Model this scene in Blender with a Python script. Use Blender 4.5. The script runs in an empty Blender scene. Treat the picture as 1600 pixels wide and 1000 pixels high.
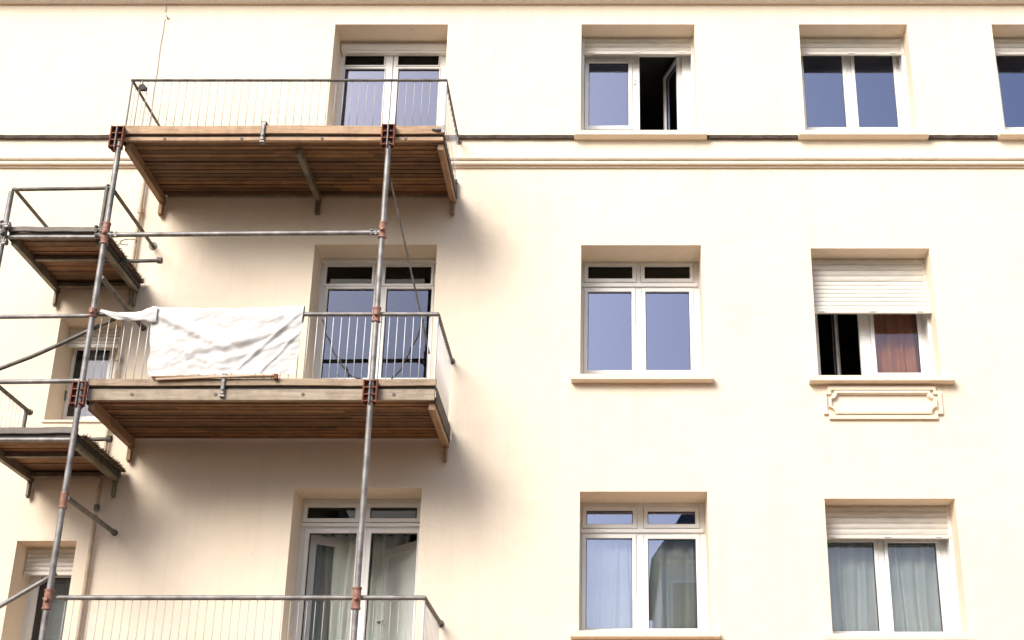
import bpy, bmesh, math, random
from mathutils import Vector, Matrix, noise
random.seed(7)
R = math.radians
S = bpy.context.scene
COL = S.collection

# ------------------------------------------------------------------ camera model (real pinhole, 49 mm lens)
TH, F, PX, PY, D, CZ = R(22.6), 2161.0, 955.0, 500.0, 15.0, 1.65
def W(px, py, Y):
    """point on the plane y=Y that the lens sees at photo pixel (px,py); used only to survey the place"""
    a, b = (px - PX) / F, (PY - py) / F
    d = Vector((a, math.cos(TH) - b * math.sin(TH), math.sin(TH) + b * math.cos(TH)))
    t = (Y + D) / d.y
    return Vector((0, -D, CZ)) + d * t

# ------------------------------------------------------------------ materials
def mat(name):
    m = bpy.data.materials.new(name); m.use_nodes = True
    nt = m.node_tree; b = nt.nodes['Principled BSDF']
    return m, nt, b
def N(nt, t, **kw):
    n = nt.nodes.new(t)
    for k, v in kw.items():
        if k in n.inputs: n.inputs[k].default_value = v
        else: setattr(n, k, v)
    return n
def L(nt, a, ao, b, bi): nt.links.new(a.outputs[ao], b.inputs[bi])
def ramp(nt, stops):
    r = nt.nodes.new('ShaderNodeValToRGB'); e = r.color_ramp.elements
    while len(e) < len(stops): e.new(0.5)
    for i, (p, c) in enumerate(stops):
        e[i].position = p; e[i].color = (c[0], c[1], c[2], 1)
    return r
def coords(nt, scale=(1, 1, 1)):
    tc = N(nt, 'ShaderNodeTexCoord'); mp = N(nt, 'ShaderNodeMapping'); mp.inputs['Scale'].default_value = scale
    L(nt, tc, 'Object', mp, 'Vector'); return mp
def noisy(name, c1, c2, scale=4, rough=0.7, metal=0.0, bump=0.1, bscale=80, detail=6, stretch=(1, 1, 1), lo=.35, hi=.65, bdist=.004, spec=.5, island=0, spots=None):
    m, nt, b = mat(name)
    mp = coords(nt, stretch)
    n = N(nt, 'ShaderNodeTexNoise', Scale=scale, Detail=detail); L(nt, mp, 0, n, 'Vector')
    r = ramp(nt, [(lo, c1), (hi, c2)]); L(nt, n, 'Fac', r, 'Fac')
    last = r
    if island:
        g = N(nt, 'ShaderNodeNewGeometry')
        mr = N(nt, 'ShaderNodeMapRange'); mr.inputs['To Min'].default_value = 1 - island; mr.inputs['To Max'].default_value = 1 + island
        L(nt, g, 'Random Per Island', mr, 'Value')
        hs = N(nt, 'ShaderNodeHueSaturation'); L(nt, r, 0, hs, 'Color'); L(nt, mr, 0, hs, 'Value'); last = hs
    if spots:
        mq = coords(nt); n6 = N(nt, 'ShaderNodeTexNoise', Scale=11, Detail=5, Roughness=.6); L(nt, mq, 0, n6, 'Vector')
        r6 = ramp(nt, [(.60, (0, 0, 0)), (.70, (1, 1, 1))]); L(nt, n6, 'Fac', r6, 'Fac')
        m6 = N(nt, 'ShaderNodeMix', data_type='RGBA'); L(nt, r6, 0, m6, 'Factor'); nt.links.new(last.outputs[0], m6.inputs[6]); m6.inputs[7].default_value = (*spots, 1)
        nt.links.new(m6.outputs[2], b.inputs['Base Color'])
    else: L(nt, last, 0, b, 'Base Color')
    b.inputs['Roughness'].default_value = rough; b.inputs['Metallic'].default_value = metal
    b.inputs['Specular IOR Level'].default_value = spec
    if bump:
        n2 = N(nt, 'ShaderNodeTexNoise', Scale=bscale, Detail=4); L(nt, mp, 0, n2, 'Vector')
        bp = N(nt, 'ShaderNodeBump', Strength=bump, Distance=bdist); L(nt, n2, 'Fac', bp, 'Height'); L(nt, bp, 0, b, 'Normal')
    return m
def wood(name, c1, c2, c3, axis='x', rough=.75, island=.25, bump=.35):
    m, nt, b = mat(name)
    st = (1.2, 22, 22) if axis == 'x' else (22, 1.2, 22)
    mp = coords(nt, st)
    g = N(nt, 'ShaderNodeNewGeometry')
    ad = N(nt, 'ShaderNodeVectorMath', operation='ADD'); L(nt, mp, 0, ad, 0)
    cm = N(nt, 'ShaderNodeCombineXYZ')
    mu = N(nt, 'ShaderNodeMath', operation='MULTIPLY'); mu.inputs[1].default_value = 37.0
    L(nt, g, 'Random Per Island', mu, 0)
    for k in range(3): L(nt, mu, 0, cm, k)
    L(nt, cm, 0, ad, 1)
    n = N(nt, 'ShaderNodeTexNoise', Scale=1.6, Detail=9, Roughness=.65, Distortion=.6); L(nt, ad, 0, n, 'Vector')
    r = ramp(nt, [(.3, c1), (.5, c2), (.72, c3)]); L(nt, n, 'Fac', r, 'Fac')
    mr = N(nt, 'ShaderNodeMapRange'); mr.inputs['To Min'].default_value = 1 - island; mr.inputs['To Max'].default_value = 1 + island
    L(nt, g, 'Random Per Island', mr, 'Value')
    hs = N(nt, 'ShaderNodeHueSaturation'); L(nt, r, 0, hs, 'Color'); L(nt, mr, 0, hs, 'Value')
    mq = coords(nt); n6 = N(nt, 'ShaderNodeTexNoise', Scale=3.2, Detail=7, Roughness=.7); L(nt, mq, 0, n6, 'Vector')
    r6 = ramp(nt, [(.33, (.55, .52, .50)), (.55, (1, 1, 1))]); L(nt, n6, 'Fac', r6, 'Fac')
    m6 = N(nt, 'ShaderNodeMix', data_type='RGBA', blend_type='MULTIPLY'); m6.inputs['Factor'].default_value = .8
    nt.links.new(hs.outputs[0], m6.inputs[6]); nt.links.new(r6.outputs[0], m6.inputs[7]); nt.links.new(m6.outputs[2], b.inputs['Base Color'])
    b.inputs['Roughness'].default_value = rough
    bp = N(nt, 'ShaderNodeBump', Strength=bump, Distance=.006); L(nt, n, 'Fac', bp, 'Height'); L(nt, bp, 0, b, 'Normal')
    return m

def stucco(name, base, warm, bump=.25):
    m, nt, b = mat(name)
    mp = coords(nt)
    n = N(nt, 'ShaderNodeTexNoise', Scale=.9, Detail=7, Roughness=.6); L(nt, mp, 0, n, 'Vector')
    r = ramp(nt, [(.3, warm), (.65, base)]); L(nt, n, 'Fac', r, 'Fac')
    # faint rain streaks
    mp2 = coords(nt, (5, 5, .35)); n3 = N(nt, 'ShaderNodeTexNoise', Scale=1.3, Detail=8, Roughness=.7); L(nt, mp2, 0, n3, 'Vector')
    r3 = ramp(nt, [(.25, (.945, .93, .91)), (.5, (1, 1, 1))]); L(nt, n3, 'Fac', r3, 'Fac')
    mx = N(nt, 'ShaderNodeMix', data_type='RGBA', blend_type='MULTIPLY'); mx.inputs['Factor'].default_value = 1
    nt.links.new(r.outputs[0], mx.inputs[6]); nt.links.new(r3.outputs[0], mx.inputs[7])
    # small chips and specks
    n5 = N(nt, 'ShaderNodeTexNoise', Scale=6, Detail=2); L(nt, mp, 0, n5, 'Vector')
    r5 = ramp(nt, [(.76, (1, 1, 1)), (.79, (.86, .82, .76))]); L(nt, n5, 'Fac', r5, 'Fac')
    mx2 = N(nt, 'ShaderNodeMix', data_type='RGBA', blend_type='MULTIPLY'); mx2.inputs['Factor'].default_value = 1
    nt.links.new(mx.outputs[2], mx2.inputs[6]); nt.links.new(r5.outputs[0], mx2.inputs[7])
    nt.links.new(mx2.outputs[2], b.inputs['Base Color'])
    b.inputs['Roughness'].default_value = .9; b.inputs['Specular IOR Level'].default_value = .2
    n2 = N(nt, 'ShaderNodeTexNoise', Scale=70, Detail=5, Roughness=.6); L(nt, mp, 0, n2, 'Vector')
    n4 = N(nt, 'ShaderNodeTexNoise', Scale=5, Detail=3); L(nt, mp, 0, n4, 'Vector')
    bp0 = N(nt, 'ShaderNodeBump', Strength=.4, Distance=.03); L(nt, n4, 'Fac', bp0, 'Height')
    bp = N(nt, 'ShaderNodeBump', Strength=bump, Distance=.008); L(nt, n2, 'Fac', bp, 'Height'); L(nt, bp0, 0, bp, 'Normal')
    L(nt, bp, 0, b, 'Normal')
    return m

M = {}
M['stucco'] = stucco('cream_stucco', (.82, .715, .58), (.80, .69, .54))
M['trim'] = stucco('cream_trim', (.82, .72, .59), (.79, .685, .545), .15)
M['white'] = noisy('white_window_paint', (.74, .74, .73), (.80, .80, .79), 3, .4, bump=.03, bscale=30)
M['shutter'] = noisy('ivory_shutter_plastic', (.58, .555, .50), (.70, .675, .62), 6, .5, bump=.05, bscale=30, stretch=(.6, 1, 6))
M['gasket'] = noisy('dark_gasket', (.03, .03, .03), (.05, .05, .05), 5, .6, bump=0)
M['lead'] = noisy('dark_lead_flashing', (.045, .03, .024), (.10, .07, .055), 14, .75, bump=.5, bscale=40, bdist=.01)
M['eave'] = noisy('dark_eave_board', (.035, .03, .018), (.06, .05, .03), 3, .8, bump=.2)
M['deck'] = wood('brown_deck_boards', (.08, .038, .013), (.18, .09, .033), (.28, .15, .06), island=.42)
M['fresh'] = wood('tan_timber', (.34, .20, .11), (.50, .33, .20), (.60, .43, .28), island=.12)
M['aged'] = wood('greyed_tan_timber', (.22, .155, .095), (.38, .285, .19), (.50, .40, .29), island=.12)
M['fresh_y'] = wood('tan_timber_crosswise', (.20, .12, .06), (.34, .21, .115), (.42, .28, .16), axis='y', island=.12)
M['grey_wood'] = wood('weathered_grey_timber', (.26, .205, .145), (.39, .32, .235), (.49, .41, .315), island=.1)
M['grey_wood_dark'] = wood('dark_grey_timber', (.13, .11, .095), (.22, .19, .165), (.31, .27, .235), island=.15)
M['steel'] = noisy('galvanised_steel', (.14, .13, .125), (.31, .30, .29), 9, .5, .35, .08, 60, stretch=(1, 1, 1), lo=.3, hi=.7, spots=(.24, .20, .17))
M['dark_steel'] = noisy('dull_dark_steel', (.085, .08, .07), (.17, .155, .135), 9, .6, .4, .2, 60)
M['black_steel_and_shade'] = noisy('blackened_steel_and_gap_shade', (.025, .02, .016), (.06, .048, .04), 9, .7, .2, .2, 60)  # dark metal parts, and the shade painted into the deck-edge gap
M['bracket_steel'] = noisy('olive_painted_steel', (.12, .10, .07), (.22, .19, .135), 8, .6, .15, .15, 40)
M['rust'] = noisy('red_brown_rusted_casting', (.12, .04, .022), (.26, .085, .045), 18, .75, .25, .4, 70)
M['red'] = noisy('worn_red_sleeve', (.22, .095, .068), (.37, .205, .155), 22, .65, .2, .3, 60)
M['bar'] = noisy('pale_painted_bar', (.62, .61, .60), (.72, .71, .70), 8, .4, .1, 0)
M['bar_grey'] = noisy('grey_painted_bar', (.34, .33, .32), (.44, .43, .42), 8, .5, .1, 0)
M['cloth'] = noisy('white_sheet', (.60, .59, .57), (.66, .65, .63), 5, .85, 0, .06, 260, spec=.2)
M['card'] = noisy('pale_lath_wood', (.45, .33, .22), (.6, .47, .34), 8, .8, 0, .1, 60, stretch=(.3, 1, 1))
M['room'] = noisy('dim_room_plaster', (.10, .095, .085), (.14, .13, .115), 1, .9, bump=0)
M['curtain'] = noisy('grey_green_curtain', (.68, .74, .68), (.80, .84, .79), 2, .9, bump=.1, bscale=150)
M['curtain_brown'] = noisy('rust_brown_curtain', (.66, .27, .09), (.80, .36, .13), 2, .9, bump=.1, bscale=150)
M['curtain_white'] = noisy('white_sheer_curtain', (.62, .65, .62), (.72, .74, .71), 2, .9, bump=.1, bscale=150)
M['pipe'] = noisy('beige_painted_pipe', (.40, .30, .20), (.50, .39, .27), 10, .55, 0, .1, 60)
M['cable'] = noisy('pale_cable', (.5, .46, .40), (.58, .54, .48), 5, .6, bump=0)
M['straw'] = noisy('dark_frayed_fibre', (.06, .045, .028), (.20, .15, .09), 20, .95, bump=0, island=.4)
M['chrome'] = noisy('plain_metal_fitting', (.4, .4, .4), (.55, .55, .55), 10, .35, .8, .05)
M['asphalt'] = noisy('asphalt', (.04, .04, .042), (.065, .065, .066), 3, .9, 0, .5, 140)
M['paving'] = noisy('warm_bounce_paving', (.46, .21, .075), (.54, .27, .11), 2, .9, 0, .3, 60)  # out of view; warm tone added to bounce fill into the shaded facade
M['ground'] = noisy('warm_bounce_ground', (.20, .10, .042), (.27, .14, .06), .5, .95, 0, .3, 20)  # warm tone put in as bounce light from below, out of view
M['opp_wall'] = noisy('grey_render', (.50, .485, .45), (.60, .585, .54), 1, .9, 0, .2, 40)
M['opp_tan'] = noisy('tan_render', (.34, .24, .15), (.42, .30, .19), 1, .9, 0, .2, 40)
M['opp_roof'] = noisy('slate_roof', (.09, .09, .095), (.15, .15, .155), 6, .7, 0, .3, 30)
M['line'] = noisy('white_road_paint', (.6, .6, .58), (.75, .75, .73), 6, .8, 0, .1)

def glass(name, refl, tint=(1, 1, 1)):
    m = bpy.data.materials.new(name); m.use_nodes = True; nt = m.node_tree; nt.nodes.clear()
    o = N(nt, 'ShaderNodeOutputMaterial'); mx = N(nt, 'ShaderNodeMixShader')
    tr = N(nt, 'ShaderNodeBsdfTransparent'); tr.inputs[0].default_value = (.78, .80, .79, 1)
    gl = N(nt, 'ShaderNodeBsdfGlossy'); gl.inputs[0].default_value = (*tint, 1); gl.inputs['Roughness'].default_value = .0
    lw = N(nt, 'ShaderNodeFresnel', IOR=1.5)
    ma = N(nt, 'ShaderNodeMath', operation='ADD'); ma.inputs[1].default_value = refl; ma.use_clamp = True
    mp = coords(nt); n = N(nt, 'ShaderNodeTexNoise', Scale=1.1, Detail=1); L(nt, mp, 0, n, 'Vector')
    bp = N(nt, 'ShaderNodeBump', Strength=.04, Distance=.02); L(nt, n, 'Fac', bp, 'Height'); L(nt, bp, 0, gl, 'Normal')
    L(nt, lw, 0, ma, 0); L(nt, ma, 0, mx, 0); L(nt, tr, 0, mx, 1); L(nt, gl, 0, mx, 2); L(nt, mx, 0, o, 0)
    return m
M['glass'] = glass('coated_window_glass', .25, (.62, .70, 1.0))
M['glass_mid'] = glass('blue_door_glass', .15, (.62, .70, 1.0))
M['glass_deep'] = glass('deep_blue_door_glass', .07, (.55, .66, 1.0))
M['glass_dark'] = glass('clear_transom_glass', -.01, (.9, .9, .85))
M['glass_soft'] = glass('plain_window_glass', .06, (.78, .82, 1.0))

# ------------------------------------------------------------------ geometry helpers
class MB:
    def __init__(s): s.v = []; s.f = []
    def add(s, vs, fs):
        o = len(s.v); s.v += [Vector(v) for v in vs]; s.f += [tuple(i + o for i in f) for f in fs]; return s
    def box(s, x0, x1, y0, y1, z0, z1):
        return s.add([(x0, y0, z0), (x1, y0, z0), (x1, y1, z0), (x0, y1, z0), (x0, y0, z1), (x1, y0, z1), (x1, y1, z1), (x0, y1, z1)],
                     [(3, 2, 1, 0), (4, 5, 6, 7), (0, 1, 5, 4), (1, 2, 6, 5), (2, 3, 7, 6), (3, 0, 4, 7)])
    def beam(s, a, b, w, h, up=Vector((0, 0, 1))):
        a, b = Vector(a), Vector(b); d = (b - a).normalized(); sd = d.cross(up)
        if sd.length < 1e-4: sd = d.cross(Vector((0, 1, 0)))
        sd.normalize(); u = sd.cross(d).normalized(); vs = []
        for p in (a, b):
            for i, j in ((-1, -1), (1, -1), (1, 1), (-1, 1)): vs.append(p + sd * i * w / 2 + u * j * h / 2)
        return s.add(vs, [(0, 1, 2, 3), (7, 6, 5, 4), (0, 4, 5, 1), (1, 5, 6, 2), (2, 6, 7, 3), (3, 7, 4, 0)])
    def tube(s, pts, r, n=14, cap=True):
        pts = [Vector(p) for p in pts]; rr = r if isinstance(r, (list, tuple)) else [r] * len(pts)
        rings = []; o = len(s.v); ref = None
        for i, p in enumerate(pts):
            d = (pts[min(i + 1, len(pts) - 1)] - pts[max(i - 1, 0)]).normalized()
            if ref is None: ref = d.orthogonal().normalized()
            u = (ref - d * ref.dot(d)).normalized(); ref = u; w = d.cross(u)
            for k in range(n):
                a = 2 * math.pi * k / n; s.v.append(p + (u * math.cos(a) + w * math.sin(a)) * rr[i])
        for i in range(len(pts) - 1):
            for k in range(n):
                s.f.append((o + i * n + k, o + i * n + (k + 1) % n, o + (i + 1) * n + (k + 1) % n, o + (i + 1) * n + k))
        if cap:
            s.f.append(tuple(o + k for k in reversed(range(n)))); s.f.append(tuple(o + (len(pts) - 1) * n + k for k in range(n)))
        return s
    def prism_x(s, prof, x0, x1):
        """closed profile [(y,z)..] extruded along x"""
        n = len(prof); vs = [(x0, y, z) for y, z in prof] + [(x1, y, z) for y, z in prof]
        fs = [(i, (i + 1) % n, n + (i + 1) % n, n + i) for i in range(n)] + [tuple(reversed(range(n))), tuple(range(n, 2 * n))]
        return s.add(vs, fs)
    def build(s, name, m, parent=None, bevel=0, smooth=False, solid=0, seg=2, recalc=True):
        lo = Vector([min(v[i] for v in s.v) for i in range(3)]); hi = Vector([max(v[i] for v in s.v) for i in range(3)])
        org = Vector(((lo.x + hi.x) / 2, (lo.y + hi.y) / 2, lo.z))
        me = bpy.data.meshes.new(name)
        me.from_pydata([v - org for v in s.v], [], s.f)
        if recalc:
            bm = bmesh.new(); bm.from_mesh(me); bmesh.ops.recalc_face_normals(bm, faces=bm.faces); bm.to_mesh(me); bm.free()
        me.materials.append(m)
        o = bpy.data.objects.new(name, me); COL.objects.link(o)
        if parent: o.parent = parent; o.location = org - wloc(parent)
        else: o.location = org
        if smooth:
            for p in me.polygons: p.use_smooth = True
            if smooth == 'auto':
                for e in me.edges: pass
                me.set_sharp_from_angle(angle=R(40))
        if solid:
            md = o.modifiers.new('thick', 'SOLIDIFY'); md.thickness = solid; md.offset = 0
        if bevel:
            md = o.modifiers.new('bevel', 'BEVEL'); md.width = bevel; md.segments = seg; md.limit_method = 'ANGLE'; md.angle_limit = R(35); md.harden_normals = False
        return o
def wloc(o):
    v = Vector(o.location)
    while o.parent: o = o.parent; v = v + Vector(o.location)
    return v
def tag(o, label=None, cat=None, group=None, kind=None):
    if label: o['label'] = label
    if cat: o['category'] = cat
    if group: o['group'] = group
    if kind: o['kind'] = kind
    return o
def thing(name, loc, label, cat, group=None):
    o = bpy.data.objects.new(name, None); COL.objects.link(o); o.location = loc; o.empty_display_size = .1
    return tag(o, label, cat, group)

# ------------------------------------------------------------------ setting: ground
tag(MB().box(-300, 300, -320, 300, -.30, -.16).build('ground', M['ground']), kind='structure')
tag(MB().box(-60, 60, -24, -3.2, -.155, -.12).build('road', M['asphalt']), kind='structure')
tag(MB().box(-60, 60, -3.05, 30, -.155, 0).build('pavement', M['paving'], bevel=.01), kind='structure')
tag(MB().box(-60, 60, -3.2, -3.05, -.155, .005).build('kerb', M['paving'], bevel=.015), kind='structure')
tag(MB().box(-60, 60, -27.5, -24.0, -.155, 0).build('pavement', M['paving'], bevel=.01), kind='structure')

# ------------------------------------------------------------------ the building
BX0, BX1 = -13.5, 9.5
FR = .48                      # depth of the window frames behind the facade
bld = thing('apartment_building', (0, 0, 0), 'cream rendered apartment building with white windows, dark ledge line and mouldings', 'building')
ztop = W(955, 7, 0).z

def op(xl, xr, yt, yb, sp=0):
    a, b = W(xl, yt, 0), W(xr, yt, 0); return [a.x, b.x, W(955, yb, -sp).z, a.z]
def deck_z(y, Y): return W(955, y, Y).z
YF = -1.40
zT, zM, zL = deck_z(213, YF), deck_z(607, YF), deck_z(1062, YF)
openings = {
 'A1': op(524, 700, 38, 200), 'A2': op(908.5, 1085, 38,202, .12), 'A3': op(1248, 1417, 38,202, .12), 'A4': op(1549, 1722, 38,202, .12),
 'B0': op(95, 192, 497, 657), 'B1': op(492, 683, 382, 590), 'B2': op(908, 1095, 383,583, .12), 'B3': op(1266.5, 1452, 388,585, .12),
 'C0': op(27, 120, 845, 1060), 'C1': op(460, 659, 762, 1000), 'C2': op(906, 1105, 768,984, .12), 'C3': op(1288, 1492, 779,989, .12)}
openings['A1'][2] = zT + .06; openings['B1'][2] = zM + .06; openings['C1'][2] = zL + .06

def facade():
    xs = sorted({BX0, BX1} | {v for o in openings.values() for v in o[:2]})
    zs = sorted({0, ztop + .3} | {v for o in openings.values() for v in o[2:]})
    bm = bmesh.new(); vc = {}
    def V(x, y, z):
        k = (round(x, 5), round(y, 5), round(z, 5))
        if k not in vc: vc[k] = bm.verts.new(k)
        return vc[k]
    for i in range(len(xs) - 1):
        for j in range(len(zs) - 1):
            cx, cz = (xs[i] + xs[i + 1]) / 2, (zs[j] + zs[j + 1]) / 2
            if any(o[0] < cx < o[1] and o[2] < cz < o[3] for o in openings.values()): continue
            bm.faces.new([V(xs[i], 0, zs[j]), V(xs[i + 1], 0, zs[j]), V(xs[i + 1], 0, zs[j + 1]), V(xs[i], 0, zs[j + 1])])
    d = .6
    for x0, x1, z0, z1 in openings.values():
        gx = [x for x in xs if x0 - 1e-6 <= x <= x1 + 1e-6]; gz = [z for z in zs if z0 - 1e-6 <= z <= z1 + 1e-6]
        for i in range(len(gx) - 1):
            for z, fl in ((z0, 0), (z1, 1)):
                f = [V(gx[i], 0, z), V(gx[i + 1], 0, z), V(gx[i + 1], d, z), V(gx[i], d, z)]
                bm.faces.new(f if not fl else f[::-1])
        for i in range(len(gz) - 1):
            for x, fl in ((x0, 0), (x1, 1)):
                f = [V(x, 0, gz[i]), V(x, d, gz[i]), V(x, d, gz[i + 1]), V(x, 0, gz[i + 1])]
                bm.faces.new(f[::-1] if not fl else f)
    # sides and back
    zt = ztop + .3
    for q in ([(BX0, 0, 0), (BX0, 0, zt), (BX0, 10, zt), (BX0, 10, 0)], [(BX1, 0, 0), (BX1, 10, 0), (BX1, 10, zt), (BX1, 0, zt)],
              [(BX0, 10, 0), (BX0, 10, zt), (BX1, 10, zt), (BX1, 10, 0)]):
        bm.faces.new([bm.verts.new(p) for p in q])
    bm.normal_update()
    me = bpy.data.meshes.new('wall'); bm.to_mesh(me); bm.free(); me.materials.append(M['stucco'])
    o = bpy.data.objects.new('wall', me); COL.objects.link(o); o.parent = bld
    md = o.modifiers.new('bevel', 'BEVEL'); md.width = .012; md.segments = 3; md.limit_method = 'ANGLE'; md.angle_limit = R(40)
    return o
facade()
# eaves and roof
MB().box(BX0 - .22, BX1 + .22, -.26, 10.2, ztop + .115, ztop + .30).build('eave', M['eave'], bld, bevel=.01)
MB().add([(BX0 - .3, -.34, ztop + .30), (BX1 + .3, -.34, ztop + .30), (BX1 + .3, 5, ztop + 2.6), (BX0 - .3, 5, ztop + 2.6), (BX1 + .3, 10.3, ztop + .3), (BX0 - .3, 10.3, ztop + .3)],
         [(0, 1, 2, 3), (3, 2, 4, 5), (0, 3, 5), (1, 4, 2), (0, 5, 4, 1)]).build('roof', M['opp_roof'], bld)
MB().prism_x([(.03, ztop - .005), (-.045, ztop - .005), (-.07, ztop + .02), (-.075, ztop + .05), (-.10, ztop + .062), (-.10, ztop + .10), (.03, ztop + .10)], BX0, BX1).build('cornice', M['trim'], bld, bevel=.004)
# string course under the top floor
z1 = W(955, 247, -.03).z; z2 = W(955, 263, 0).z
h = z1 - z2
prof = [(.03, z2), (-.025, z2), (-.03, z2 + .03)]
for k in range(6):
    a = -math.pi / 2 + math.pi * k / 5; prof.append((-.045 - .022 * math.cos(a), z2 + h * .36 + .027 * math.sin(a)))
prof += [(-.008, z2 + h * .52), (-.008, z2 + h * .66)]
for k in range(6):
    a = -math.pi / 2 + math.pi * k / 5; prof.append((-.06 - .026 * math.cos(a), z2 + h * .84 + .027 * math.sin(a)))
prof += [(.03, z1 + .02)]
MB().prism_x(prof, BX0, BX1).build('string_course', M['trim'], bld)

# window sills -------------------------------------------------------
def sill_mb(x0, x1, z, proj=.12, hgt=.078):
    return MB().prism_x([(.53, z + .0), (-proj, z - .012), (-proj, z - hgt), (-proj + .03, z - hgt - .008), (.02, z - hgt - .008), (.02, z - .04), (.53, z - .04)], x0, x1)

# dark flashing ledge between the top-floor sills
zl1, zl0 = W(955, 211, -.05).z, W(955, 215, -.05).z
ledge_gaps = []
SILLS = {'A2': (897, 1105, 202), 'A3': (1248, 1452, 202), 'A4': (1561, 1765, 202), 'B2': (892, 1115, 584), 'B3': (1265, 1492, 586), 'C2': (891, 1126, 985), 'C3': (1288, 1522, 990)}
def sill_x(k):
    a, b, y = SILLS[k]; return W(a, y, -.12).x, W(b, y, -.12).x
segs = []; cur = BX0
for k in ('A2', 'A3', 'A4'):
    a, b = sill_x(k); segs.append((cur, a - .004)); cur = b + .004
segs.append((cur, BX1))
for a, b in segs:
    m_ = MB(); n = max(2, int((b - a) / .12)); vs = []
    for i in range(n + 1):
        x = a + (b - a) * i / n; w = .006 * noise.noise(Vector((x * 6, 0, 0))); w2 = .008 * noise.noise(Vector((x * 9, 3, 0)))
        vs += [(x, .02, zl0), (x, -.045 + w2, zl0 + w), (x, -.055 + w2, zl1 + w), (x, .02, zl1 + .025)]
    fs = [(i * 4 + k, i * 4 + (k + 1) % 4, i * 4 + 4 + (k + 1) % 4, i * 4 + 4 + k) for i in range(n) for k in range(4)] + [(0, 1, 2, 3), (n * 4 + 3, n * 4 + 2, n * 4 + 1, n * 4)]
    m_.add(vs, fs).build('flashing', M['lead'], bld)

# moulded plaster panel under the middle right-hand window --------------
def panel():
    Y = 0; a = W(1285, 606, Y); b = W(1468, 606, Y); zb = W(955, 655, Y).z
    x0, x1, z1_, z0_ = a.x, b.x, a.z, zb
    def outl(i, ear):
        # rectangle with stepped (eared) corners
        X0, X1, Z0, Z1 = x0 + i, x1 - i, z0_ + i, z1_ - i; e = ear
        return [(X0 + e, Z0), (X1 - e, Z0), (X1 - e, Z0 + e), (X1, Z0 + e), (X1, Z1 - e), (X1 - e, Z1 - e), (X1 - e, Z1), (X0 + e, Z1), (X0 + e, Z1 - e), (X0, Z1 - e), (X0, Z0 + e), (X0 + e, Z0 + e)]
    def inl(i):
        X0, X1, Z0, Z1 = x0 + i, x1 - i, z0_ + i * .9, z1_ - i * .9; e = .085; pts = []
        for cx, cz, sa in ((X0, Z0, 90), (X1, Z0, 180), (X1, Z1, 270), (X0, Z1, 0)):
            arc = []
            for k in range(6):
                t = R(sa - 90 * k / 5) ; arc.append((cx + e * .8 * math.cos(t), cz + e * .8 * math.sin(t)))
            pts += arc if cx == X0 or True else arc
        return pts
    m_ = MB()
    # raised eared ring
    o1, o2 = outl(-.006, .06), outl(.036, .05)
    n = 12
    vs = [(x, .01, z) for x, z in o1] + [(x, -.036, z) for x, z in o1] + [(x, -.040, z) for x, z in o2] + [(x, .01, z) for x, z in o2]
    fs = []
    for k in range(3):
        for i in range(n): fs.append((k * n + i, k * n + (i + 1) % n, (k + 1) * n + (i + 1) % n, (k + 1) * n + i))
    m_.add(vs, fs)
    # raised field with a sunk cartouche: two rings of the rounded outline
    p1 = inl(.085); cx = (x0 + x1) / 2; cz = (z0_ + z1_) / 2; n = len(p1)
    p0 = [(cx + (x - cx) * 1.05, cz + (z - cz) * 1.22) for x, z in p1]
    p2 = [(cx + (x - cx) * .975, cz + (z - cz) * .88) for x, z in p1]
    vs = [(x, .01, z) for x, z in p0] + [(x, -.046, z) for x, z in p0] + [(x, -.052, z) for x, z in p1] + [(x, -.004, z) for x, z in p2] + [(x, -.004, z) for x, z in [(cx + (x - cx) * .97, cz + (z - cz) * .85) for x, z in p1]]
    fs = []
    for k in range(4):
        for i in range(n): fs.append((k * n + i, k * n + (i + 1) % n, (k + 1) * n + (i + 1) % n, (k + 1) * n + i))
    m_.add(vs, fs)
    m_.build('plaster_panel', M['trim'], bld)
panel()

# downpipe and cable on the left ---------------------------------------
px_ = W(197, 480, -.05).x
zt_ = W(955, 266, -.05).z
pp = MB(); pp.tube([(px_, -.05, 0.0), (px_, -.05, W(955, 805, -.05).z)], .025).tube([(px_, -.05, W(955, 800, -.05).z), (px_, -.05, zt_)], .021)
dp = pp.build('downpipe', M['pipe'], bld, smooth='auto')
for y in (793, 560, 470, 330):
    z = W(955, y, -.05).z
    MB().tube([(px_, -.05, z - .03), (px_, -.05, z + .03)], .031).box(px_ - .012, px_ + .012, -.03, .01, z - .015, z + .015).build('pipe_clip', M['dark_steel'] if y == 793 else M['pipe'], dp, smooth='auto')
cx_ = W(257, 30, -.01).x
MB().tube([(cx_ + .004 * math.sin(i), -.008, zt_ + (ztop - zt_) * i / 24) for i in range(25)], .0055, 8).build('wall_cable', M['cable'], bld, smooth=True)
hk = W(261, 27, 0); MB().tube([(hk.x, .01, hk.z), (hk.x, -.05, hk.z)], .012, 10).tube([(hk.x, -.05, hk.z - .012), (hk.x, -.05, hk.z + .025)], .01, 10).tube([(hk.x, -.006, hk.z), (hk.x, .004, hk.z)], .028, 14).build('wall_hook', M['chrome'], bld, smooth='auto')
for sx, sy in ((303, 228), (1160, 232)):
    pass

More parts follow.
